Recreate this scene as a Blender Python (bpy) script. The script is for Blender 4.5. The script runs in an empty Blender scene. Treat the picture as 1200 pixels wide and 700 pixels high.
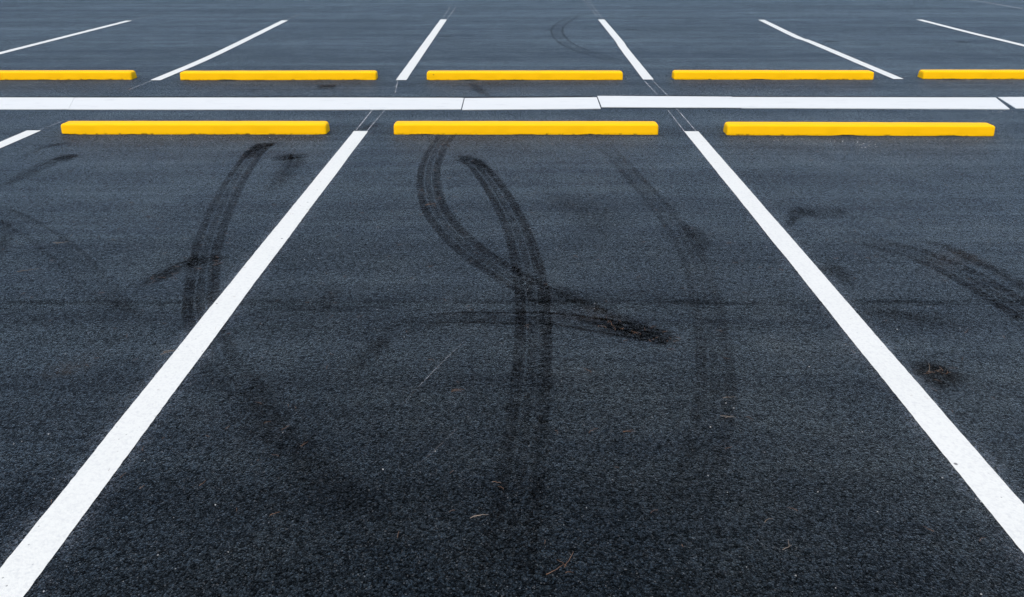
import bpy, bmesh, math, random
from math import radians, sin, cos, atan
from mathutils import Vector, noise

random.seed(7)
S = bpy.context.scene
C = S.collection

# ------------------------------------------------------------------ camera
F_PX, YH = 880.0, -86.0                       # focal length / horizon of the 1200x700 photograph
TH = atan((350 - YH) / F_PX)
CAM_H = cos(TH) / 0.643
cd = bpy.data.cameras.new('camera'); cam = bpy.data.objects.new('camera', cd); C.objects.link(cam)
cam.location = (0, 0, CAM_H)
cam.rotation_euler = (radians(90) - TH, 0, 0)
cd.sensor_width = 36.0; cd.lens = 36.0 * F_PX / 1200.0
cd.clip_start = 0.05; cd.clip_end = 3000
S.camera = cam
S.view_settings.view_transform = 'Standard'; S.view_settings.look = 'None'
S.view_settings.gamma = 1; S.view_settings.exposure = 0.58

def at(x, y, z=0.0):
    """ground point measured off the photograph"""
    dx = (x - 600) / F_PX; dy = (350 - y) / F_PX
    d = (dx, cos(TH) + dy * sin(TH), -sin(TH) + dy * cos(TH))
    t = (z - CAM_H) / d[2]
    return Vector((d[0] * t, d[1] * t, z))

# ------------------------------------------------------------------ light
w = bpy.data.worlds.new('World'); S.world = w; w.use_nodes = True
nt = w.node_tree
SUN_EL, SUN_AZ = 65, 200                      # degrees, behind the camera and a little to the left
sky = nt.nodes.new('ShaderNodeTexSky'); sky.sky_type = 'NISHITA'; sky.sun_disc = False
sky.sun_elevation = radians(SUN_EL); sky.sun_rotation = radians(SUN_AZ)
sky.air_density = 1.0; sky.dust_density = 2.0; sky.ozone_density = 1.0
bg = nt.nodes['Background']; bg.inputs['Strength'].default_value = 0.15
nt.links.new(sky.outputs[0], bg.inputs['Color'])
sl = bpy.data.lights.new('sun', 'SUN'); sl.energy = 1.5; sl.angle = radians(60); sl.color = (1, 0.85, 0.60)
so = bpy.data.objects.new('sun', sl); C.objects.link(so)
_az = radians(SUN_AZ); _el = radians(SUN_EL)
sd = Vector((sin(_az) * cos(_el), cos(_az) * cos(_el), sin(_el)))
so.rotation_euler = sd.to_track_quat('Z', 'Y').to_euler()
so.location = (0, 0, 20)

# ------------------------------------------------------------------ node helpers
class N:
    def __init__(s, name):
        s.m = bpy.data.materials.new(name); s.m.use_nodes = True
        s.t = s.m.node_tree; s.t.nodes.clear()
        s.out = s.t.nodes.new('ShaderNodeOutputMaterial')
    def node(s, typ, **kw):
        n = s.t.nodes.new(typ)
        for k, v in kw.items():
            if k.startswith('_'): setattr(n, k[1:], v)
            else:
                n.inputs[k.replace('__', ' ')].default_value = v
        return n
    def link(s, a, b): s.t.links.new(a, b)
    def setin(s, sock, v):
        if hasattr(v, 'is_output'): s.link(v, sock)
        else: sock.default_value = v
    def math(s, op, a, b=0.0, c=0.0, clamp=False):
        n = s.t.nodes.new('ShaderNodeMath'); n.operation = op; n.use_clamp = clamp
        for i, v in enumerate((a, b, c)): s.setin(n.inputs[i], v)
        return n.outputs[0]
    def ramp(s, v, lo, hi, a=0.0, b=1.0, smooth=True):
        n = s.t.nodes.new('ShaderNodeMapRange'); n.interpolation_type = 'SMOOTHSTEP' if smooth else 'LINEAR'
        s.setin(n.inputs['Value'], v)
        for k, x in (('From Min', lo), ('From Max', hi), ('To Min', a), ('To Max', b)): s.setin(n.inputs[k], x)
        return n.outputs[0]
    def mix(s, f, a, b, mode='MIX'):
        n = s.t.nodes.new('ShaderNodeMix'); n.data_type = 'RGBA'; n.blend_type = mode
        s.setin(n.inputs[0], f); s.setin(n.inputs[6], a); s.setin(n.inputs[7], b)
        return n.outputs[2]
    def noise(s, vec, scale, detail=2.0, rough=0.5, dist=0.0):
        n = s.t.nodes.new('ShaderNodeTexNoise')
        n.inputs['Scale'].default_value = scale; n.inputs['Detail'].default_value = detail
        n.inputs['Roughness'].default_value = rough; n.inputs['Distortion'].default_value = dist
        s.link(vec, n.inputs['Vector']); return n.outputs['Fac']
    def voro(s, vec, scale, feature='F1', rnd=1.0):
        n = s.t.nodes.new('ShaderNodeTexVoronoi'); n.feature = feature
        n.inputs['Scale'].default_value = scale; n.inputs['Randomness'].default_value = rnd
        s.link(vec, n.inputs['Vector']); return n
    def scaled(s, vec, sc, loc=(0, 0, 0)):
        n = s.t.nodes.new('ShaderNodeMapping'); n.inputs['Scale'].default_value = sc; n.inputs['Location'].default_value = loc
        s.link(vec, n.inputs['Vector']); return n.outputs[0]
    def pos(s): return s.t.nodes.new('ShaderNodeNewGeometry').outputs['Position']
    def sep(s, v):
        n = s.t.nodes.new('ShaderNodeSeparateXYZ'); s.link(v, n.inputs[0]); return n.outputs
    def bump(s, h, strength, dist, normal=None):
        n = s.t.nodes.new('ShaderNodeBump'); n.inputs['Strength'].default_value = strength; n.inputs['Distance'].default_value = dist
        s.link(h, n.inputs['Height'])
        if normal: s.link(normal, n.inputs['Normal'])
        return n.outputs[0]
    def principled(s, color, rough, spec=0.5, normal=None):
        p = s.t.nodes.new('ShaderNodeBsdfPrincipled')
        s.setin(p.inputs['Base Color'], color); s.setin(p.inputs['Roughness'], rough)
        s.setin(p.inputs['Specular IOR Level'], spec)
        if normal: s.link(normal, p.inputs['Normal'])
        s.link(p.outputs[0], s.out.inputs[0]); return p
    def uv(s):
        return s.t.nodes.new('ShaderNodeTexCoord').outputs['UV']
    def attr(s, name):
        n = s.t.nodes.new('ShaderNodeAttribute'); n.attribute_name = name; return n.outputs['Fac']

def rgb(r, g, b): return (r, g, b, 1.0)

SEAM1 = at(600, 355).y; SEAM2 = at(600, 8).y

# ------------------------------------------------------------------ materials
def mat_asphalt():
    n = N('asphalt'); P = n.pos(); X = n.sep(P)
    v1 = n.voro(P, 185); v2 = n.voro(P, 380)
    stone = n.sep(v1.outputs['Color']); stone2 = n.sep(v2.outputs['Color'])
    fine = n.noise(P, 520, 2, 0.6)
    # stones: dark bitumen coat with the odd paler worn face
    val = n.math('MULTIPLY_ADD', n.math('POWER', stone[0], 1.8), 1.7, 0.25)
    val = n.math('MULTIPLY', val, n.math('MULTIPLY_ADD', stone2[1], 1.0, 0.5))
    val = n.math('MULTIPLY', val, n.math('MULTIPLY_ADD', fine, 0.8, 0.6))
    de = n.voro(P, 185, 'DISTANCE_TO_EDGE').outputs['Distance']
    multi = n.ramp(n.noise(P, 46, 7, 0.82), 0.34, 0.66, 0.3, 1.7, False)
    pit = n.math('MULTIPLY', n.ramp(de, 0.02, 0.16, 0.25, 1), multi)
    val = n.math('MULTIPLY', val, pit)
    pale = n.ramp(stone2[0], 0.978, 0.99, 0, 1)
    # patchy wear
    big = n.noise(P, 0.55, 4, 0.55); mid = n.noise(P, 2.6, 4, 0.6)
    strk = n.noise(n.scaled(P, (0.10, 2.6, 1)), 1.0, 4, 0.6)
    strk2 = n.noise(n.scaled(P, (0.35, 9.0, 1)), 1.0, 3, 0.6)
    patch = n.math('MULTIPLY', n.math('MULTIPLY_ADD', big, 1.0, 0.5), n.math('MULTIPLY_ADD', mid, 1.0, 0.5))
    patch = n.math('MULTIPLY', patch, n.math('MULTIPLY_ADD', strk, 1.2, 0.4))
    patch = n.math('MULTIPLY', patch, n.math('MULTIPLY_ADD', strk2, 1.2, 0.4))
    # paving-lane joints across the lot
    wob = n.noise(n.scaled(P, (1.6, 0, 0)), 1.0, 4, 0.6)
    brk = n.noise(n.scaled(P, (2.2, 9, 1), (3, 1, 0)), 1.0, 3, 0.6)
    seam = None
    for ys, wd, amp in ((SEAM1, 0.045, 0.09), (SEAM2, 0.05, 0.10)):
        d = n.math('ABSOLUTE', n.math('ADD', n.math('SUBTRACT', X[1], ys), n.math('MULTIPLY_ADD', wob, amp, -amp / 2)))
        k = n.ramp(d, 0.0, wd, 1, 0)
        seam = k if seam is None else n.math('MAXIMUM', seam, k)
    seam = n.math('MULTIPLY', seam, n.ramp(brk, 0.3, 0.62, 0.15, 1))
    # old damp stain running along the nearer joint, and long rolled streaks
    wide = n.ramp(n.math('ABSOLUTE', n.math('ADD', n.math('SUBTRACT', X[1], SEAM1 - 0.10), n.math('MULTIPLY_ADD', wob, 0.5, -0.25))), 0.0, 0.30, 1, 0)
    wide = n.math('MULTIPLY', wide, n.ramp(n.noise(n.scaled(P, (0.9, 5, 1), (7, 2, 0)), 1.0, 5, 0.7), 0.40, 0.68, 0, 0.8))
    seam = n.math('MAXIMUM', seam, wide)
    strk3 = n.noise(n.scaled(P, (0.07, 1.1, 1), (5, 3, 0)), 1.0, 5, 0.7)
    patch = n.math('MULTIPLY', patch, n.math('MULTIPLY_ADD', strk3, 1.3, 0.35))
    val = n.math('MULTIPLY', val, patch)
    val = n.math('MULTIPLY', val, n.math('MULTIPLY_ADD', seam, -0.7, 1.0))
    col = n.mix(n.ramp(mid, 0.35, 0.7), rgb(0.0018, 0.0052, 0.0105), rgb(0.0036, 0.0060, 0.0090))
    col = n.mix(n.ramp(n.noise(P, 1.3, 3, 0.6), 0.56, 0.75, 0, 0.6), col, rgb(0.0085, 0.0072, 0.0070))
    vc = n.t.nodes.new('ShaderNodeCombineXYZ')
    for i in range(3): n.link(val, vc.inputs[i])
    col = n.mix(1.0, col, vc.outputs[0], 'MULTIPLY')
    col = n.mix(n.math('MULTIPLY', pale, n.math('MULTIPLY_ADD', stone[2], 0.8, 0.2)), col, rgb(0.12, 0.125, 0.13))
    # relief of the stones and the pits between them
    h = n.math('MULTIPLY_ADD', n.math('SUBTRACT', 1.0, v1.outputs['Distance']), 0.7, n.math('MULTIPLY', stone[2], 0.6))
    h = n.math('ADD', h, n.math('MULTIPLY', n.math('SUBTRACT', 1.0, v2.outputs['Distance']), 0.35))
    h = n.math('ADD', h, n.math('MULTIPLY', n.noise(P, 45, 3, 0.6), 0.9))
    h = n.math('SUBTRACT', h, n.math('MULTIPLY', seam, 0.5))
    h = n.math('ADD', h, n.math('MULTIPLY', multi, 0.5))
    nrm = n.bump(h, 0.62, 0.004)
    rough = n.math('ADD', n.math('MULTIPLY_ADD', mid, 0.14, 0.38), n.math('MULTIPLY', stone[2], 0.2))
    rough = n.math('ADD', rough, n.math('MULTIPLY_ADD', strk2, 0.3, -0.15))
    spec = n.math('MULTIPLY', n.math('MULTIPLY_ADD', n.math('POWER', stone[0], 1.5), 0.34, 0.03), n.math('MULTIPLY_ADD', patch, 0.5, 0.6))
    spec = n.math('MULTIPLY', spec, pit)
    spec = n.math('MULTIPLY', spec, n.math('MULTIPLY_ADD', seam, -0.6, 1.0))
    pr = n.principled(col, rough, spec, nrm)
    # fine dust in the texture, seen at low angles
    dusty = n.math('MULTIPLY', n.math('MULTIPLY_ADD', patch, 0.68, 0.34), n.math('MULTIPLY', n.math('MULTIPLY_ADD', n.math('POWER', stone[0], 1.6), 1.3, 0.45), pit))
    n.link(n.math('MULTIPLY', dusty, n.math('MULTIPLY_ADD', seam, -0.6, 1.0), clamp=True), pr.inputs['Sheen Weight'])
    pr.inputs['Sheen Roughness'].default_value = 0.235
    sk = n.math('ADD', n.math('MULTIPLY', strk3, 0.4), n.math('ADD', n.math('MULTIPLY', strk2, 0.35), n.math('MULTIPLY', mid, 0.25)))
    n.link(n.mix(n.ramp(sk, 0.40, 0.58, 0, 1, False), rgb(0.52, 0.61, 0.70), rgb(0.84, 0.97, 1.0)), pr.inputs['Sheen Tint'])
    pr.inputs['Specular Tint'].default_value = rgb(0.72, 0.92, 1.0)
    return n.m

def mat_paint():
    n = N('white_paint'); P = n.pos()
    g = n.noise(P, 2.5, 4, 0.6); f = n.noise(P, 90, 3, 0.6)
    col = n.mix(g, rgb(0.63, 0.655, 0.625), rgb(0.695, 0.715, 0.685))
    col = n.mix(n.math('MULTIPLY', n.ramp(f, 0.42, 0.75), 0.35), col, rgb(0.42, 0.44, 0.46))
    pin = n.voro(P, 85); pc = n.sep(pin.outputs['Color'])
    pk = n.math('MULTIPLY', n.ramp(pin.outputs['Distance'], 0.12, 0.3, 1, 0), n.math('MULTIPLY', n.ramp(pc[0], 0.93, 0.95), n.ramp(n.noise(P, 3.5, 3, 0.6), 0.45, 0.6)))
    col = n.mix(n.math('MULTIPLY', pk, 0.7), col, rgb(0.08, 0.085, 0.09))
    sp = n.voro(P, 14); r = n.sep(sp.outputs['Color'])
    dot = n.math('MULTIPLY', n.ramp(sp.outputs['Distance'], 0.05, 0.11, 1, 0), n.ramp(r[0], 0.9, 0.92))
    col = n.mix(n.math('MULTIPLY', dot, 0.85), col, rgb(0.05, 0.05, 0.055))
    col = n.mix(n.ramp(n.noise(P, 5, 5, 0.65), 0.64, 0.78, 0, 0.22), col, rgb(0.45, 0.46, 0.47))
    v = n.voro(P, 130)
    h = n.math('ADD', n.math('MULTIPLY', v.outputs['Distance'], -0.6), n.math('MULTIPLY', n.noise(P, 45, 3, 0.6), 0.8))
    n.principled(col, 0.6, 0.4, n.bump(h, 0.35, 0.003))
    return n.m

def mat_strip():
    n = N('white_strip'); P = n.pos()
    g = n.noise(n.scaled(P, (0.5, 3, 1)), 1.2, 4, 0.6)
    col = n.mix(g, rgb(0.62, 0.65, 0.64), rgb(0.69, 0.715, 0.70))
    sp = n.voro(P, 4.5); r = n.sep(sp.outputs['Color'])
    dot = n.math('MULTIPLY', n.ramp(sp.outputs['Distance'], 0.04, 0.09, 1, 0), n.ramp(r[0], 0.78, 0.8))
    col = n.mix(n.math('MULTIPLY', dot, 0.6), col, rgb(0.06, 0.06, 0.06))
    col = n.mix(n.ramp(n.noise(n.scaled(P, (1, 3, 1)), 4, 6, 0.72), 0.52, 0.78, 0, 0.5), col, rgb(0.42, 0.44, 0.45))
    n.principled(col, 0.5, 0.4, n.bump(n.noise(P, 60, 3, 0.6), 0.2, 0.003))
    return n.m

def mat_yellow():
    n = N('yellow_paint')
    tc = n.t.nodes.new('ShaderNodeTexCoord').outputs['Object']
    oi = n.t.nodes.new('ShaderNodeObjectInfo')
    off = n.t.nodes.new('ShaderNodeVectorMath'); off.operation = 'ADD'
    n.link(n.pos(), off.inputs[0]); P = off.outputs[0]
    X = n.sep(tc)
    g = n.noise(P, 5, 4, 0.6); f = n.noise(P, 120, 3, 0.6)
    col = n.mix(g, rgb(0.94, 0.49, 0.0), rgb(0.98, 0.55, 0.0))
    col = n.mix(n.ramp(n.noise(P, 9.0, 5, 0.65), 0.6, 0.8, 0, 0.25), col, rgb(0.78, 0.37, 0.0))
    # road dirt splashed along the foot and a few nicks
    foot = n.math('MULTIPLY', n.ramp(X[2], 0.006, 0.018, 1, 0), n.ramp(n.noise(P, 18, 4, 0.7), 0.5, 0.66))
    col = n.mix(n.math('MULTIPLY', foot, 0.75), col, rgb(0.10, 0.06, 0.02))
    sp = n.voro(P, 9); r = n.sep(sp.outputs['Color'])
    dot = n.math('MULTIPLY', n.ramp(sp.outputs['Distance'], 0.04, 0.08, 1, 0), n.ramp(r[0], 0.86, 0.88))
    col = n.mix(n.math('MULTIPLY', dot, 0.6), col, rgb(0.15, 0.09, 0.03))
    h = n.math('ADD', f, n.math('MULTIPLY', n.noise(P, 18, 3, 0.6), 1.2))
    n.principled(col, n.ramp(g, 0, 1, 0.55, 0.65), 0.12, n.bump(h, 0.25, 0.003))
    return n.m

def mat_film(name, style, tint):
    """rubber or oil film on the asphalt: the ground shows through, darkened where the film lies"""
    n = N(name); P = n.pos(); U = n.sep(n.uv()); st = n.attr('strength')
    u = n.math('MULTIPLY_ADD', U[0], 2.0, -1.0); au = n.math('ABSOLUTE', u); v = U[1]
    grain = n.ramp(n.noise(P, 150, 4, 0.8), 0.41, 0.57, 0.08, 1.2)
    blot = n.ramp(n.noise(P, 17, 6, 0.75), 0.34, 0.60, 0.3, 1.2)
    wobn = n.math('MULTIPLY_ADD', n.noise(P, 14, 4, 0.65), 0.5, -0.25)
    if style == 'tread':
        edge = n.ramp(n.math('ADD', au, n.math('MULTIPLY', wobn, 0.35)), 0.80, 1.0, 1, 0)
        prof = n.ramp(au, 0.15, 0.75, 0.72, 1.0)
        g1 = n.math('ABSOLUTE', n.math('SUBTRACT', n.math('ADD', u, n.math('MULTIPLY', wobn, .12)), -0.22))
        g2 = n.math('ABSOLUTE', n.math('SUBTRACT', n.math('ADD', u, n.math('MULTIPLY', wobn, .12)), 0.30))
        groove = n.math('MINIMUM', n.ramp(g1, 0.03, 0.07, 0.0, 1), n.ramp(g2, 0.03, 0.07, 0.0, 1))
        saw = n.math('FRACT', n.math('ADD', n.math('MULTIPLY_ADD', wobn, 0.5, n.math('MULTIPLY', v, 26.0)), n.math('MULTIPLY', au, 1.2)))
        blk = n.ramp(n.math('ABSOLUTE', n.math('SUBTRACT', saw, 0.5)), 0.30, 0.38, 1.0, 0.35)
        blk = n.math('MAXIMUM', blk, n.ramp(n.math('ABSOLUTE', n.math('SUBTRACT', au, 0.52)), 0.0, 0.16, 1, 0))
        m = n.math('MULTIPLY', n.math('MULTIPLY', edge, prof), n.math('MULTIPLY', groove, blk))
    elif style == 'edges':
        e = n.math('ABSOLUTE', n.math('SUBTRACT', n.math('ADD', au, n.math('MULTIPLY', wobn, 0.3)), 0.74))
        m = n.math('MAXIMUM', n.ramp(e, 0.05, 0.24, 1, 0), n.ramp(au, 0.7, 1.0, 0.25, 0))
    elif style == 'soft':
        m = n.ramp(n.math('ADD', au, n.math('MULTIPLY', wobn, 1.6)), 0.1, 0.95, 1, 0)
    else:
        m = n.ramp(n.math('ADD', au, n.math('MULTIPLY', wobn, 2.6)), 0.25, 0.9, 1, 0)
        lines = n.noise(n.scaled(n.uv(), (9, 1.2, 1)), 1.0, 3, 0.6)
        m = n.math('MULTIPLY', m, n.ramp(lines, 0.3, 0.62, 0.25, 1))
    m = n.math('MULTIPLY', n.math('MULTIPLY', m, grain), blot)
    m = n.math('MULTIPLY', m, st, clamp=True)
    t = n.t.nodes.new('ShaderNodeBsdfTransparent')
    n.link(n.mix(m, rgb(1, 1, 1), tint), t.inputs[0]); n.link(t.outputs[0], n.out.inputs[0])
    return n.m

def mat_dust(name, color, scale=150, cut=0.5, soft=0.25):
    """thin broken paint: overspray and chalk lines"""
    n = N(name); P = n.pos(); U = n.sep(n.uv()); st = n.attr('strength')
    au = n.math('ABSOLUTE', n.math('MULTIPLY_ADD', U[0], 2.0, -1.0))
    g = n.ramp(n.noise(P, scale, 3, 0.7), cut, cut + soft, 0, 1)
    b = n.ramp(n.noise(P, 7, 3, 0.6), 0.3, 0.65, 0.2, 1)
    m = n.math('MULTIPLY', n.math('MULTIPLY', g, b), n.math('MULTIPLY', n.ramp(au, 0.2, 1.0, 1, 0), st), clamp=True)
    p = n.principled(color, 0.7, 0.2)
    t = n.t.nodes.new('ShaderNodeBsdfTransparent'); mx = n.t.nodes.new('ShaderNodeMixShader')
    n.link(m, mx.inputs[0]); n.link(t.outputs[0], mx.inputs[1]); n.link(p.outputs[0], mx.inputs[2])
    n.link(mx.outputs[0], n.out.inputs[0])
    return n.m

def mat_plain(name, a, b, scale=40, rough=0.8):
    n = N(name); P = n.pos()
    n.principled(n.mix(n.ramp(n.noise(P, scale, 3, 0.6), 0.3, 0.7), rgb(*a), rgb(*b)), rough, 0.3)
    return n.m

M = dict(asphalt=mat_asphalt(), paint=mat_paint(), strip=mat_strip(), yellow=mat_yellow(),
         tread=mat_film('tyre_tread_film', 'tread', rgb(0.29, 0.24, 0.225)),
         edges=mat_film('tyre_edge_film', 'edges', rgb(0.29, 0.24, 0.225)),
         scuff=mat_film('rubber_scuff_film', 'scuff', rgb(0.30, 0.27, 0.26)),
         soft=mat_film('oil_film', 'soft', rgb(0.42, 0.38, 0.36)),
         spray=mat_dust('paint_overspray', rgb(0.36, 0.43, 0.52), 150, 0.42, 0.35),
         chalk=mat_dust('chalk_line', rgb(0.75, 0.77, 0.8), 120, 0.30, 0.3),
         needle=mat_plain('dry_needle', (0.10, 0.055, 0.035), (0.24, 0.15, 0.10), 15),
         straw=mat_plain('pale_straw', (0.16, 0.125, 0.095), (0.28, 0.23, 0.19), 15),
         grit=mat_plain('grit_stone', (0.10, 0.105, 0.11), (0.55, 0.56, 0.56), 9),
         drip=mat_plain('paint_drip', (0.68, 0.69, 0.68), (0.8, 0.8, 0.78), 9))

# ------------------------------------------------------------------ object helpers
def tag(o, label=None, cat=None, group=None, kind=None):
    if label: o['label'] = label
    if cat: o['category'] = cat
    if group: o['group'] = group
    if kind: o['kind'] = kind
    return o

def mesh_obj(name, verts, faces, mat, parent=None, uvs=None, strength=None, smooth=False):
    me = bpy.data.meshes.new(name); me.from_pydata([tuple(v) for v in verts], [], faces); me.update()
    if uvs:
        l = me.uv_layers.new(name='UVMap')
        for lp in me.loops: l.data[lp.index].uv = uvs[lp.vertex_index]
    if strength:
        a = me.attributes.new('strength', 'FLOAT', 'POINT')
        for i, s in enumerate(strength): a.data[i].value = s
    if smooth:
        for p in me.polygons: p.use_smooth = True
    me.materials.append(mat)
    o = bpy.data.objects.new(name, me); C.objects.link(o)
    if parent: o.parent = parent
    return o

def spline(pts, step):
    """Catmull-Rom through the points; returns samples and parameter 0..1 by point index"""
    P = [Vector(p) for p in pts]
    if len(P) == 2: ext = [P[0] * 2 - P[1]] + P + [P[1] * 2 - P[0]]
    else: ext = [P[0] * 2 - P[1]] + P + [P[-1] * 2 - P[-2]]
    out = []
    for i in range(len(P) - 1):
        a, b, c, d = ext[i:i + 4]
        k = max(2, int((c - b).length / step))
        for j in range(k + (i == len(P) - 2)):
            t = j / k
            q = 0.5 * ((2 * b) + (c - a) * t + (2 * a - 5 * b + 4 * c - d) * t * t + (3 * b - a - 3 * c + d) * t ** 3)
            out.append((q, i + t))
    return out

def lerp_list(vals, t):
    if not isinstance(vals, (list, tuple)): return vals
    i = min(int(t), len(vals) - 2)
    f = t - i
    return vals[i] * (1 - f) + vals[i + 1] * f

def ribbon(name, pts, width, z, mat, strength=1.0, parent=None, step=0.03, jitter=0.0, origin=None, square_ends=False):
    """flat ribbon lying on the ground, origin at its middle"""
    sm = spline([Vector((p.x, p.y, 0)) for p in pts], step)
    org = origin or sm[len(sm) // 2][0].copy(); org = Vector((org.x, org.y, 0))
    V, UV, ST, Fc = [], [], [], []
    L = 0
    for i, (q, t) in enumerate(sm):
        a = sm[max(0, i - 1)][0]; b = sm[min(len(sm) - 1, i + 1)][0]
        d = (b - a).normalized(); nr = Vector((d.y, -d.x, 0))
        if square_ends: nr = Vector((1 / max(abs(d.y), 0.3), 0, 0))
        if i: L += (q - sm[i - 1][0]).length
        w2 = lerp_list(width, t) / 2
        for k, s in enumerate((-1, 1)):
            j = 0
            if jitter:
                j = jitter * (noise.noise(Vector((q.x * 3 + 17 * k, q.y * 3, 1))) + 0.8 * noise.noise(Vector((q.x * 45 + 9 * k, q.y * 45, 2))))
            pt = q + nr * (w2 * s + j) - org
            V.append((pt.x, pt.y, z)); UV.append(((s + 1) / 2, L)); ST.append(lerp_list(strength, t))
        if i:
            Fc.append((2 * i - 2, 2 * i - 1, 2 * i + 1, 2 * i))
    o = mesh_obj(name, V, Fc, mat, parent, UV, ST)
    me = o.data
    if me.polygons and me.polygons[0].normal.z < 0: me.flip_normals()
    if parent is None: o.location = org
    else: o.location = org - Vector((parent.location.x, parent.location.y, 0))
    return o

# ------------------------------------------------------------------ ground
g = bpy.data.meshes.new('asphalt_lot')
nx, ny, ext = 24, 24, 600.0
gv = [(-ext + 2 * ext * i / nx, -ext + 2 * ext * j / ny, 0) for j in range(ny + 1) for i in range(nx + 1)]
gf = [(j * (nx + 1) + i, j * (nx + 1) + i + 1, (j + 1) * (nx + 1) + i + 1, (j + 1) * (nx + 1) + i) for j in range(ny) for i in range(nx)]
ground = mesh_obj('asphalt_ground', gv, gf, M['asphalt'])
tag(ground, kind='structure')

# ------------------------------------------------------------------ parking bay lines
LINE_Z = 0.004
LW = 0.107
LGRP_N = 'white lines of the near parking row'
LGRP_F = 'white lines of the far parking row'

def guide(parent, p, q, st=0.75, wid=0.010):
    return ribbon('chalk_guide', [p, q], wid, 0.0028, M['chalk'], st, parent, 0.05)

def bay_line(pix, label, group, spray=True, guides=()):
    pts = [at(*p) for p in pix]
    o = ribbon('parking_line', pts, LW, LINE_Z, M['paint'], 1.0, None, 0.02, 0.0022, square_ends=True)
    tag(o, label, 'painted line', group)
    if spray:
        ribbon('overspray', pts, [0.24] * len(pts), 0.0024, M['spray'], 0.55, o, 0.05)
    for p, q in guides: guide(o, at(*p), at(*q))
    return o

bay_line([(423.2, 154.3), (315, 293), (196, 447), (2.5, 699), (-160, 910)],
         'long white line rising from the bottom left corner to the left near stop', LGRP_N,
         guides=(((430.5, 153.5), (455, 124.8)), ((417, 153.5), (440, 124.8))))
bay_line([(810, 154.6), (925, 292), (1054, 447), (1266, 700), (1440, 908)],
         'long white line from between middle and right near stops to the right edge', LGRP_N,
         guides=(((816, 154.5), (793, 128)), ((802, 154.5), (783, 130))))
bay_line([(40, 153.6), (-60, 197), (-300, 301), (-860, 546)],
         'short bit of white line entering the left edge beside the leftmost near stop', LGRP_N,
         guides=(((46, 153), (72, 143)),))
bay_line([(182, 94.6), (252, 64.5), (334, 24.3)],
         'white line slanting up right between the two leftmost far yellow stops', LGRP_F, False,
         guides=(((334, 24), (352, 17)), ((176, 95.5), (148, 107))))
bay_line([(-300, 139), (-110, 91), (-20, 68), (62, 47.2), (151, 24.7)],
         'white line slanting in from the left edge behind the leftmost far yellow stop', LGRP_F, False,
         guides=(((152, 24.5), (190, 15)),))
bay_line([(470, 94.4), (492, 63), (520, 23.2)],
         'white line leaning right, left of the middle far yellow stop', LGRP_F, False,
         guides=(((524, 22.5), (534, 9)), ((519, 21.5), (527, 9)), ((466, 96), (463, 110))))
bay_line([(759.8, 93.8), (731, 57), (725, 48), (704.5, 23.2)],
         'white line leaning left, right of the middle far yellow stop', LGRP_F, False,
         guides=(((764, 94), (783, 113)), ((755, 95), (771, 112)), ((757, 98.5), (769, 98.3)), ((706, 22.5), (687, -2)), ((700, 20), (682, -2))))
bay_line([(1053, 93.2), (952, 50.5), (933, 43.5), (892, 23.6)],
         'white line with a slight kink, touching the right end of a far yellow stop', LGRP_F, False)
bay_line([(1420, 108), (1270, 71), (1180, 49), (1140, 39.5), (1077, 23.4)],
         'white line running off the right edge behind the rightmost far stop', LGRP_F, False)

# ------------------------------------------------------------------ wheel stops
def stop_mesh(length, seed, H=0.078, WB=0.135, WT=0.112):
    rnd = random.Random(seed)
    bm = bmesh.new()
    n = 90
    c = 0.010
    # cross-section, front first: foot, lower arris, upper arris, top, back
    prof = [(-WB / 2, 0.0), (-WB / 2, 0.006), (-WT / 2 - 0.002, H - c), (-WT / 2 + c * 0.45, H - c * 0.25), (-WT / 2 + c * 1.2, H),
            (WT / 2 - c * 1.2, H), (WT / 2 - c * 0.45, H - c * 0.25), (WT / 2 + 0.002, H - c), (WB / 2, 0.006), (WB / 2, 0.0)]
    rings = []
    xs = [-length / 2 + length * i / n for i in range(n + 1)]
    ends = [(0.0, 0.80, 0.020), (0.004, 0.90, 0.008), (0.012, 0.97, 0.003), (0.024, 1.0, 0.0)]
    xs = [-length / 2 + e[0] for e in ends] + [x for x in xs if abs(x) < length / 2 - 0.03] + [length / 2 - e[0] for e in reversed(ends)]
    sc = [(e[1], e[2]) for e in ends] + [(1, 0)] * (len(xs) - 8) + [(e[1], e[2]) for e in reversed(ends)]
    for x, (s, drop) in zip(xs, sc):
        ring = []
        for k, (y, z) in enumerate(prof):
            zz = z
            if z > H * 0.5: zz = z - drop
            elif z < 0.004:
                zz = 0.003 + 0.010 * max(0, noise.noise(Vector((x * 4 + seed * 7.3, k, 0))) + 0.35 * noise.noise(Vector((x * 30 + seed, k, 3))))
            elif z < 0.01: zz = 0.015
            yy = y * s + 0.0012 * noise.noise(Vector((x * 7, seed, k)))
            zz += 0.0012 * noise.noise(Vector((x * 6, seed + 5, k))) if z > 0.004 else 0
            # taper the sides of the end faces a touch towards the foot
            xx = x
            ring.append(bm.verts.new((xx, yy, zz)))
        rings.append(ring)
    for a, b in zip(rings, rings[1:]):
        for k in range(len(prof) - 1):
            bm.faces.new((a[k], a[k + 1], b[k + 1], b[k]))
        bm.faces.new((a[-1], a[0], b[0], b[-1]))
    bm.faces.new(rings[0]); bm.faces.new(list(reversed(rings[-1])))
    bmesh.ops.recalc_face_normals(bm, faces=bm.faces)
    # nicks broken out of the lower front arris
    me = bpy.data.meshes.new('wheel_stop'); bm.to_mesh(me); bm.free()
    for p in me.polygons: p.use_smooth = True
    me.materials.append(M['yellow'])
    try: me.set_sharp_from_angle(angle=radians(9))
    except Exception: pass
    return me

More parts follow.
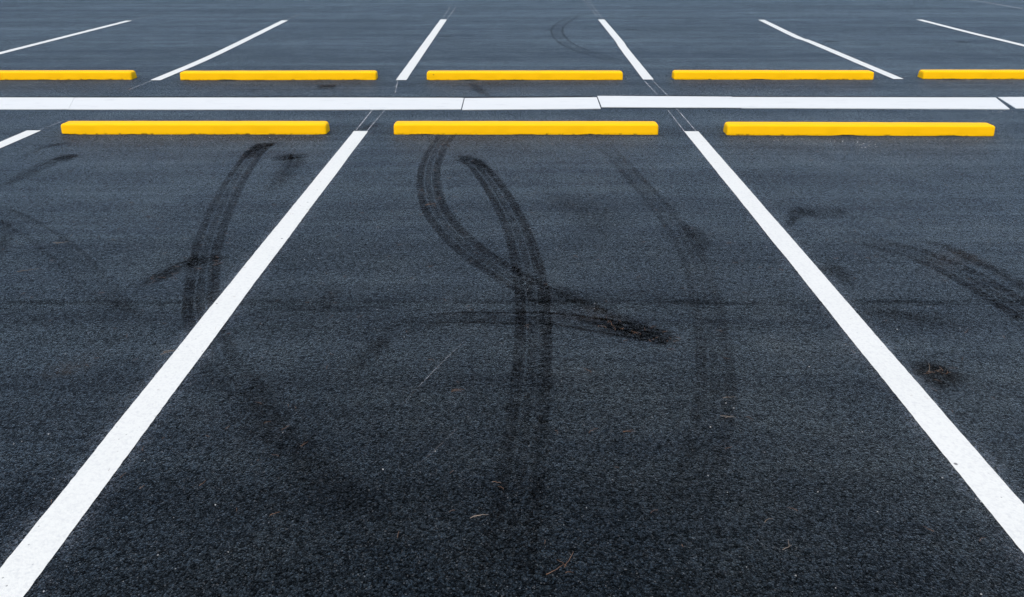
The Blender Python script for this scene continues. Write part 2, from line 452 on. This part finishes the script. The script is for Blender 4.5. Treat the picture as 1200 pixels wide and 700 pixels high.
near = [(71.8, 158.2, 382.5, 158.3, 'left near yellow wheel stop, left of the white line rising from the bottom left corner', 1),
        (461.3, 158.3, 771.5, 158.6, 'middle near yellow wheel stop at the head of the bay with looping tyre marks', 2),
        (851.8, 159.2, 1165.5, 160.3, 'right near yellow wheel stop with white paint drips on the asphalt before it', 3)]
far = [(-73, 94.3, 154.6, 94.0, 'far yellow wheel stop cut off by the left edge of the picture', 4),
       (211, 94.6, 441, 94.2, 'far yellow wheel stop with a dark square patch of asphalt before it', 5),
       (500, 94.4, 730, 94.3, 'far yellow wheel stop between the two steepest far lines, behind the middle near stop', 6),
       (789.5, 93.8, 1024, 94.0, 'far yellow wheel stop whose right end meets the kinked white line', 7),
       (1081.5, 93.2, 1312, 93.6, 'far yellow wheel stop cut off by the right edge of the picture', 8)]
for grp, rows in (('yellow wheel stops of the near row', near), ('yellow wheel stops of the far row', far)):
    for x0, y0, x1, y1, lab, sd_ in rows:
        a, b = at(x0, y0), at(x1, y1)
        d = b - a
        o = bpy.data.objects.new('wheel_stop', stop_mesh(d.length, sd_)); C.objects.link(o)
        yaw = math.atan2(d.y, d.x)
        mid = (a + b) / 2 + Vector((-sin(yaw), cos(yaw), 0)) * 0.0675
        o.location = (mid.x, mid.y, 0.0); o.rotation_euler = (0, 0, yaw)
        tag(o, lab, 'wheel stop', grp)

# ------------------------------------------------------------------ white dividing strip made of panels
strip = bpy.data.objects.new('dividing_strip', None); C.objects.link(strip)
strip.location = (0, at(600, 129).y, 0)
tag(strip, 'white strip of butted panels crossing the asphalt between the two rows of yellow stops', 'ground strip')

def panel(c, z0, th, label=None, lift=None):
    """c: near-left, near-right, far-right, far-left pixels"""
    nl, nr_, fr, fl = [at(*p) for p in c]
    n = max(4, int((nr_ - nl).length / 0.04)); V, Fc = [], []
    for i in range(n + 1):
        t = i / n
        a = nl.lerp(nr_, t); b = fl.lerp(fr, t)
        ja = 0.004 * noise.noise(Vector((a.x * 2.3, 1, 5))) + 0.0035 * noise.noise(Vector((a.x * 16, 2, 5)))
        jb = 0.004 * noise.noise(Vector((b.x * 2.3, 7, 5))) + 0.0035 * noise.noise(Vector((b.x * 16, 8, 5)))
        up = lift(t) if lift else 0.0
        for (p, j, u) in ((a, ja, up), (b, jb, 0)):
            V.append((p.x, p.y + j - strip.location.y, z0 + u)); V.append((p.x, p.y + j - strip.location.y, z0 + th + u))
        if i:
            k = 4 * i; m = k - 4
            Fc += [(m + 1, k + 1, k + 3, m + 3), (m, k, k + 1, m + 1), (m + 3, k + 3, k + 2, m + 2), (m + 2, k + 2, k, m)]
    Fc += [(0, 1, 3, 2), (4 * n + 2, 4 * n + 3, 4 * n + 1, 4 * n)]
    o = mesh_obj('strip_panel', V, Fc, M['strip'], strip)
    bm = bmesh.new(); bm.from_mesh(o.data); bmesh.ops.recalc_face_normals(bm, faces=bm.faces); bm.to_mesh(o.data); bm.free()
    if label: o['label'] = label
    return o

panel([(-420, 128.6), (80.4, 128.7), (87.4, 115.2), (-380, 115.1)], 0.0, 0.006)
panel([(80.6, 128.9), (372.6, 129.2), (388.5, 115.2), (87.6, 115.3)], 0.0, 0.006)
panel([(372.8, 129.2), (540.3, 128.7), (543.6, 115.6), (388.6, 115.1)], 0.0, 0.006)
panel([(541.4, 129.3), (704.0, 128.0), (699.2, 114.9), (544.6, 115.9)], 0.0, 0.006)
panel([(705.0, 127.0), (868.5, 127.3), (857.4, 114.5), (699.9, 113.6)], 0.0035, 0.005, lift=lambda t: 0.0025 * (1 - t))
panel([(868.8, 127.2), (1183, 128.5), (1166.5, 115.1), (857.6, 114.6)], 0.0, 0.006)
panel([(1190, 127.6), (1700, 129), (1640, 115), (1169.5, 114.6)], 0.0, 0.006)

# ------------------------------------------------------------------ tyre marks and stains (films of rubber on the asphalt)
zi = [0]
def mark(name, pix, width, strength, style, label, cat, group=None):
    zi[0] += 1
    o = ribbon(name, [at(*p) for p in pix], width, 0.0006 + 0.00006 * zi[0], M[style], strength, None, 0.025)
    return tag(o, label, cat, group)
TG = 'dark tyre marks on the asphalt'; SG = 'dark stains on the asphalt'

# middle bay
mark('tyre_mark', [(532, 150), (515, 170), (504, 195), (503, 222), (511, 247), (528, 270), (552, 293), (583, 315), (622, 338), (668, 359), (715, 376), (760, 390)],
     [.15, .155, .16, .165, .17, .17, .17, .17, .17, .17, .16, .15], [.45, .66, .86, .86, .86, .8, .75, .75, .62, .5, .5, .5], 'tread',
     'curved tyre mark looping from under the middle near stop and back to the right', 'tyre mark', TG)
mark('tyre_mark', [(538, 186), (556, 192), (574, 212), (592, 240), (607, 272), (618, 310), (624, 350), (625, 395), (623, 440), (618, 490), (612, 545), (603, 610), (592, 670)],
     [.12, .145, .155, .16, .16, .165, .165, .16, .155, .155, .155, .155, .155], [.6, .95, 1.0, .88, .8, .85, .9, .75, .68, .5, .42, .55, .4], 'tread',
     'longest tyre mark running from mid bay straight down towards the bottom centre', 'tyre mark', TG)
mark('rubber_scuff', [(532, 184), (546, 185), (561, 192), (572, 203)], [.10, .18, .17, .10], [.5, 1.4, 1.3, .1], 'scuff',
     'dark hooked rubber scuff at the top of the long middle tyre mark', 'tyre mark', TG)
mark('tyre_mark', [(502, 374), (545, 372), (600, 373), (650, 374), (700, 381), (745, 389), (785, 397)],
     [.10, .11, .12, .13, .14, .14, .12], [.4, .9, .7, .8, 1.1, 1.1, .7], 'edges',
     'thin double lined tyre mark crossing the long middle one sideways', 'tyre mark', TG)
mark('rubber_scuff', [(700, 380), (725, 383), (755, 391), (782, 398), (800, 402)], [.10, .16, .17, .14, .06], [.2, 1.1, 1.5, 1.0, .0], 'scuff',
     'black rubber scuff littered with brown needles, right of the middle tyre marks', 'tyre mark', TG)
mark('tyre_mark', [(640, 325), (665, 345), (700, 362), (735, 374)], [.1, .14, .14, .1], [.1, .6, .5, .1], 'soft',
     'smudged dark tyre mark branching off right where the middle marks cross', 'tyre mark', TG)
mark('tyre_mark', [(702, 168), (722, 185), (745, 210), (770, 238), (795, 270), (814, 305), (826, 345), (834, 390), (839, 440), (835, 490), (822, 550), (800, 630)],
     [.14] * 4 + [.15] * 8, [.15, .40, .55, .42, .42, .36, .34, .46, .4, .36, .26, .0], 'tread',
     'faint tyre mark curving down the right side of the middle bay', 'tyre mark', TG)
mark('oil_stain', [(800, 262), (812, 270), (820, 285), (812, 300)], [.08, .2, .2, .08], [.1, .6, .6, .1], 'soft',
     'faint round smudge left of the long right hand white line', 'stain', SG)
mark('oil_stain', [(640, 225), (675, 240), (700, 262), (670, 290)], [.2, .4, .4, .2], [.1, .35, .35, .1], 'soft',
     'broad faint smudge in the upper right of the middle bay', 'stain', SG)
mark('oil_stain', [(462, 385), (445, 402), (425, 422), (408, 440)], [.08, .14, .14, .08], [.1, .6, .5, .1], 'soft',
     'short dark smear slanting down left in the middle bay beside the pale scratch', 'stain', SG)
mark('oil_stain', [(392, 330), (384, 350), (378, 372)], [.08, .13, .06], [.1, .5, .1], 'soft',
     'small faint smear close to the right of the long left hand white line', 'stain', SG)
# left bay
mark('tyre_mark', [(312, 168), (298, 180), (282, 202), (266, 230), (252, 262), (242, 295), (237, 330), (236, 362), (245, 395), (262, 430), (292, 462)],
     [.14, .15, .155, .16, .16, .16, .16, .16, .16, .16, .16], [.5, .8, .7, .58, .6, .7, .8, .85, .5, .36, .28], 'tread',
     'tyre mark curving down the left bay under the long left hand white line', 'tyre mark', TG)
mark('rubber_scuff', [(288, 186), (300, 175), (312, 170), (328, 167)], [.12, .2, .18, .05], [.5, 1.6, 1.5, .4], 'scuff',
     'dark rubber scuff at the top of the tyre mark in the left bay', 'tyre mark', TG)
mark('rubber_scuff', [(322, 189), (333, 184.5), (344, 184), (343, 192), (334, 204), (321, 220), (306, 238)], [.12, .24, .26, .22, .2, .17, .12], [.7, 1.25, 1.1, .75, .55, .3, .0], 'scuff',
     'small dark hooked scuff beside the tip of the long left hand white line', 'tyre mark', TG)
mark('rubber_scuff', [(268, 303), (236, 305), (212, 311), (188, 324), (160, 338)], [.07, .15, .16, .15, .08], [.4, 1.2, 1.2, 1.0, .2], 'scuff',
     'brownish rubber scuff slanting down left across the left bay tyre mark', 'tyre mark', TG)
mark('rubber_scuff', [(92, 182.5), (78, 185), (62, 190), (40, 200), (12, 214), (-20, 222)], [.12, .28, .22, .17, .16, .16], [1.0, 1.7, .8, .55, .4, .3], 'scuff',
     'black headed scuff at the left edge, below the tip of the short white line', 'tyre mark', TG)
mark('rubber_scuff', [(84, 167.5), (66, 170), (46, 175), (30, 184)], [.08, .13, .1, .05], [.5, .8, .5, .2], 'scuff',
     'thin faint scuff just below the left end of the left near stop', 'tyre mark', TG)
mark('tyre_mark', [(-12, 246), (18, 258), (50, 278), (82, 302), (110, 332), (138, 372), (160, 420)],
     [.16] * 7, [.4, .4, .35, .3, .25, .15, 0], 'edges',
     'faint thin tyre track curving in from the left edge of the left bay', 'tyre mark', TG)
mark('oil_stain', [(2, 258), (8, 280), (-2, 305)], [.08, .12, .06], [.3, .6, .2], 'soft',
     'small dark smudge cut by the left edge of the picture', 'stain', SG)
mark('oil_stain', [(115, 345), (145, 358), (165, 378)], [.08, .14, .06], [.1, .55, .1], 'soft',
     'small brown smudge in the left bay beside a pale twig', 'stain', SG)
mark('oil_stain', [(290, 455), (318, 500), (355, 540), (400, 580), (470, 650)], [.2, .2, .2, .2, .2], [.45, .55, .5, .35, .1], 'soft',
     'faint dark track in the lower left of the middle bay', 'stain', SG)
# right bay
mark('rubber_scuff', [(922, 267), (930, 256), (937, 247), (955, 252), (982, 248), (1004, 256)], [.05, .10, .16, .26, .2, .08], [.5, .95, .85, .5, .45, .1], 'scuff',
     'hooked rubber scuff in the right bay, right of the long right hand white line', 'tyre mark', TG)
mark('tyre_mark', [(985, 275), (1030, 287), (1080, 300), (1125, 320), (1165, 343), (1215, 375)],
     [.17, .18, .2, .2, .2, .2], [.05, .45, .6, .65, .85, .9], 'tread',
     'tyre mark slanting down across the right bay to the right edge', 'tyre mark', TG)
mark('tyre_mark', [(1060, 278), (1110, 290), (1155, 312), (1215, 345)],
     [.10, .12, .14, .14], [.1, .6, .7, .7], 'soft',
     'upper smudged tyre mark slanting to the right edge in the right bay', 'tyre mark', TG)
mark('rubber_scuff', [(958, 312), (972, 316), (990, 326), (998, 338)], [.1, .2, .16, .06], [.6, .9, .6, .1], 'soft',
     'blurred dark scuff touching the right side of the long right hand white line', 'tyre mark', TG)
mark('oil_stain', [(1068, 434), (1086, 437), (1110, 441), (1140, 445)], [.12, .26, .24, .10], [1.1, 1.7, 1.2, .1], 'soft',
     'small dark oval oil stain low in the right bay', 'stain', SG)
mark('oil_stain', [(1010, 360), (1050, 368), (1100, 378), (1150, 384)], [.08, .16, .16, .05], [.1, .5, .4, .1], 'soft',
     'broad faint smear below the tyre mark in the right bay', 'stain', SG)
# far side
mark('tyre_mark', [(690, 14), (668, 22), (655, 31), (653, 39), (662, 50), (680, 59), (702, 66), (732, 75)],
     [.22] * 8, [.2, .4, .55, .55, .5, .45, .38, .25], 'edges',
     'thin curved tyre track behind the middle far stop, left of the leaning white line', 'tyre mark', TG)
mark('oil_stain', [(372, 102), (382, 102), (393, 102)], [.34, .36, .34], [.8, 1.0, .8], 'soft',
     'dark square patch before the second far stop from the left', 'stain', SG)
mark('oil_stain', [(552, 98), (562, 106), (572, 113)], [.12, .2, .12], [.3, .8, .3], 'soft',
     'dark smear just beyond the white strip before the middle far stop', 'stain', SG)
for p, lab in (((753, 19.2), 'small dark spot upper one of two right of the far leaning line'),
               ((741, 35), 'small dark spot lower one of two right of the far leaning line'),
               ((973, 49), 'small dark spot right of the kinked far line'),
               ((1128, 49.6), 'small dark spot at top right below the far right line'),
               ((522, 43), 'small faint dark spot beside the far line left of the middle')):
    mark('oil_stain', [(p[0] - 9, p[1]), (p[0], p[1]), (p[0] + 10, p[1] + .3)], [.12, .2, .1], [.6, 1.5, .4], 'soft', lab, 'stain', SG)
mark('oil_stain', [(425, 152), (436, 148), (449, 145)], [.12, .2, .1], [.3, .7, .3], 'soft',
     'dark smudge just above the tip of the long left hand white line', 'stain', SG)

# soft black line drawn along the far edge of the strip
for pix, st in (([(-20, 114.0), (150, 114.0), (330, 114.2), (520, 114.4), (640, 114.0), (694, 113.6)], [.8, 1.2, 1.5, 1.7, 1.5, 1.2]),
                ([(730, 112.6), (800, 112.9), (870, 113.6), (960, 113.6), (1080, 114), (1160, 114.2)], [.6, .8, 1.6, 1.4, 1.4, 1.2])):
    mark('dark_line', pix, [.05, .06, .06, .07, .06, .05], st, 'soft',
         'black line along the far edge of the white strip, ' + ('left part' if pix[0][0] < 0 else 'right part'), 'dirt line', SG)

# dusty patches
M['dust'] = mat_dust('dry_dust', rgb(0.085, 0.072, 0.062), 110, 0.42, 0.35)
for pix, wd, lab in (([(40, 440), (75, 432), (105, 420), (120, 408)], [.1, .2, .16, .06], 'pale brown dusty patch low at the left edge side of the left bay'),
                     ([(640, 372), (690, 368), (735, 372)], [.1, .18, .1], 'faint brown dusty patch beside the black scuff of the middle bay'),
                     ([(1085, 330), (1120, 300), (1165, 318)], [.15, .3, .15], 'faint dusty patch between the tyre marks of the right bay')):
    zi[0] += 1
    o = ribbon('dust_patch', [at(*p) for p in pix], wd, 0.0006 + .00006 * zi[0], M['dust'], [.1] + [.6] * (len(pix) - 2) + [.1], None, 0.03)
    tag(o, lab, 'dust', 'dusty patches on the asphalt')

# remains of an old line at the far right
o = ribbon('faded_line', [at(1128, -1.5), at(1165, 4.8), at(1215, 13.5)], 0.10, 0.0032, M['chalk'], [.35, .4, .4], None, 0.05)
tag(o, 'very faint old white line in the top right corner of the lot', 'painted line')

# pale scratches
for pix, st, lab in (([(541, 404), (512, 432), (470, 476)], [.24, .28, .18], 'thin pale scratch slanting across the middle of the middle bay'),
                     ([(536, 503), (510, 528), (478, 555)], [.12, .11, .03], 'short faint pale scratch below the longer scratch')):
    zi[0] += 1
    o = ribbon('pale_scratch', [at(*p) for p in pix], 0.0045, 0.0034 + .00002 * zi[0] * 0, M['chalk'], st, None, 0.03)
    tag(o, lab, 'scratch', 'pale scratches on the asphalt')

# ------------------------------------------------------------------ litter
def add_tube(V, Fc, pts, r, sides=5):
    base = len(V)
    for i, p in enumerate(pts):
        a = pts[max(0, i - 1)]; b = pts[min(len(pts) - 1, i + 1)]
        d = (b - a).normalized(); s = d.cross(Vector((0, 0, 1))).normalized(); u = s.cross(d)
        rr = r * (1 - 0.55 * (i / (len(pts) - 1)))
        for k in range(sides):
            an = 2 * math.pi * k / sides
            q = p + s * (rr * cos(an)) + u * (rr * sin(an)); V.append(q)
    for i in range(len(pts) - 1):
        for k in range(sides):
            a = base + i * sides + k; b = base + i * sides + (k + 1) % sides
            Fc.append((a, b, b + sides, a + sides))
    Fc.append(tuple(base + k for k in reversed(range(sides)))); e = base + (len(pts) - 1) * sides
    Fc.append(tuple(e + k for k in range(sides)))

def needle_pts(org, ang, length, curl, rnd, z=0.002, n=7):
    p = Vector((org[0], org[1], z)); out = [p.copy()]; a = ang
    for i in range(n):
        a += curl / n + rnd.uniform(-.12, .12)
        p = p + Vector((cos(a), sin(a), 0)) * (length / n); p.z = z + 0.003 * abs(sin(i * 1.1 + ang)); out.append(p.copy())
    return out

LG = 'dry twigs lying on the asphalt'
def twig(px, py, strands, mat, label, seed):
    rnd = random.Random(seed); V, Fc = [], []
    for (dx, dy, ang, ln, curl, r) in strands:
        add_tube(V, Fc, needle_pts((dx, dy), ang, ln, curl, rnd), r * 0.72)
    o = mesh_obj('dry_twig', V, Fc, M[mat], smooth=True)
    p = at(px, py); o.location = (p.x, p.y, 0.0)
    return tag(o, label, 'twig', LG)

twig(640, 674, [(0, 0, .35, .055, .5, .0016), (.045, .022, 1.0, .055, .25, .0014), (.05, .025, 2.1, .03, .5, .001)], 'needle',
     'forked brown twig near the bottom edge, right of centre', 1)
twig(551, 608, [(0, 0, .45, .05, -.6, .0015), (.01, .004, .2, .03, .2, .001)], 'straw', 'pale bent twig left of the faint lower end of the long middle tyre mark', 2)
twig(730, 507, [(0, 0, .1, .035, .5, .0012), (0.0, .004, -.4, .04, .5, .001)], 'needle', 'small pair of crossed brown needles right of the long tyre mark', 3)
twig(844, 488, [(0, 0, -.35, .05, .7, .0012), (.012, -.012, .2, .03, .2, .001)], 'straw', 'pale curved twig low right of middle, left of the long right hand line', 4)
twig(847, 467, [(0, 0, .1, .045, -.5, .0012)], 'straw', 'short pale straw just above another pale twig, left of the long right hand line', 5)
twig(896, 613, [(0, 0, .9, .03, -.9, .0013)], 'straw', 'pale hooked straw at bottom right, left of the long right hand line', 6)
twig(917, 645, [(0, 0, .3, .03, .6, .0013), (.02, .012, 1.4, .02, .3, .001)], 'straw', 'short forked straw at the bottom right near the picture edge', 7)
twig(529, 458, [(0, 0, .2, .045, -.2, .0012), (.0, -.01, .5, .035, -.7, .001)], 'needle', 'brown crossed needles beside the pale scratch', 8)
twig(690, 508, [(0, 0, .9, .04, -.3, .0011)], 'needle', 'single brown needle just right of the long middle tyre mark', 9)
twig(330, 505, [(0, 0, .8, .03, .2, .0012)], 'needle', 'orange brown needle right of the long left hand line, lower left', 10)
twig(352, 524, [(0, 0, .5, .03, .6, .0012), (.005, 0, 1.3, .02, .2, .001)], 'needle', 'orange brown needle pair low in the left of the middle bay', 11)
twig(693, 437, [(0, 0, 2.2, .045, .4, .0011)], 'needle', 'thin dark brown needle mid bay right of the long tyre mark', 12)
twig(188, 416, [(0, 0, .3, .05, .5, .0014), (.01, .01, 1.0, .035, -.5, .0012), (.0, .02, .0, .045, .4, .001)], 'straw',
     'pale tuft of dry straw left of the long left hand line', 13)
twig(20, 319, [(0, 0, .25, .09, .2, .0014)], 'straw', 'pale straw at the left edge of the left bay', 14)
twig(62, 285, [(0, 0, -.3, .06, .3, .0013), (.02, -.01, .1, .06, .2, .0012)], 'straw', 'pale crossed straws on the faint track in the left bay', 15)
twig(498, 241, [(0, 0, .3, .07, .4, .0018), (.01, .0, 1.2, .05, .3, .0014)], 'needle', 'orange brown twig on the left bend of the looping tyre mark', 16)
twig(1130, 391, [(0, 0, .5, .05, .3, .0012)], 'needle', 'thin brown needle in the right bay above the oval stain', 17)
twig(1088, 436, [(0, 0, .9, .06, .6, .0013), (.03, .0, .4, .03, .6, .001)], 'straw', 'pale curled straw on the small oval oil stain', 18)

def scatter_needles(name, spots, mat, seed):
    rnd = random.Random(seed); V, Fc = [], []
    for (p, ln) in spots:
        add_tube(V, Fc, needle_pts((p.x, p.y), rnd.uniform(0, 6.28), ln, rnd.uniform(-1.2, 1.2), rnd), rnd.uniform(.0005, .0009), 4)
    return mesh_obj(name, V, Fc, M[mat])
rnd = random.Random(21); spots = []
for k in range(26):                          # needles caught in the black scuff
    t = rnd.random(); p = at(700 + 100 * t + rnd.gauss(0, 6), 380 + 22 * t + rnd.gauss(0, 5)); spots.append((p, rnd.uniform(.01, .03)))
for k in range(14):
    t = rnd.random(); p = at(265 - 105 * t + rnd.gauss(0, 6), 302 + 36 * t + rnd.gauss(0, 4)); spots.append((p, rnd.uniform(.02, .05)))
for k in range(7): spots.append((at(1095 + rnd.gauss(0, 14), 438 + rnd.gauss(0, 5)), rnd.uniform(.015, .04)))
for k in range(12): spots.append((at(510 + rnd.gauss(0, 14), 230 + rnd.gauss(0, 8)), rnd.uniform(.03, .05)))
for k in range(420):                          # thinly over the bays
    x, y = rnd.uniform(-3.2, 3.6), rnd.uniform(1.2, 5.4)
    spots.append((Vector((x, y, 0)), rnd.uniform(.008, .028)))
tag(scatter_needles('needle_litter', spots, 'needle', 5), 'thin scatter of dry brown pine needles over the asphalt', 'needle litter', kind='stuff')

def scatter_grit(name, items, mat, seed):
    rnd = random.Random(seed); V, Fc = [], []
    for (p, r) in items:
        b = len(V); a0 = rnd.uniform(0, 6)
        k = 5
        for j in range(k):
            rr = r * rnd.uniform(.7, 1.25); V.append((p.x + rr * cos(a0 + j * 6.283 / k), p.y + rr * sin(a0 + j * 6.283 / k), 0.0005))
        for j in range(k):
            rr = r * rnd.uniform(.45, .85); V.append((p.x + rr * cos(a0 + j * 6.283 / k), p.y + rr * sin(a0 + j * 6.283 / k), r * rnd.uniform(.6, 1.1)))
        Fc += [(b + j, b + (j + 1) % k, b + k + (j + 1) % k, b + k + j) for j in range(k)] + [tuple(b + k + j for j in range(k))]
    return mesh_obj(name, V, Fc, M[mat])
items = []
for k in range(800):
    y = 1.2 + 7.5 * rnd.random() ** 1.2; x = rnd.uniform(-1, 1) * (1.0 + .75 * y)
    items.append((Vector((x, y, 0)), rnd.choice([.001, .0013, .0016, .002, .0026])))
tag(scatter_grit('loose_grit', items, 'grit', 3), 'pale loose grit sprinkled over the dark asphalt', 'grit', kind='stuff')
items = []
for (cx, cy, sx, sy, n_) in ((1000, 168, 40, 3, 18), (900, 163, 25, 1.5, 8), (1015, 172, 12, 1.5, 7), (95, 148, 10, 3, 8), (352, 162, 20, 2, 8), (210, 163, 20, 2, 6), (600, 104, 60, 4, 16), (1165, 131, 12, .5, 12), (1130, 100, 40, 3, 8)):
    for k in range(n_): items.append((at(cx + rnd.gauss(0, sx), cy + rnd.gauss(0, sy)), rnd.uniform(.0015, .0042)))
tag(scatter_grit('paint_drips', items, 'drip', 4), 'white paint drips spattered around the wheel stops', 'paint drips', kind='stuff')

S.render.engine = 'CYCLES'
S.cycles.transparent_max_bounces = 24
S.cycles.max_bounces = 6
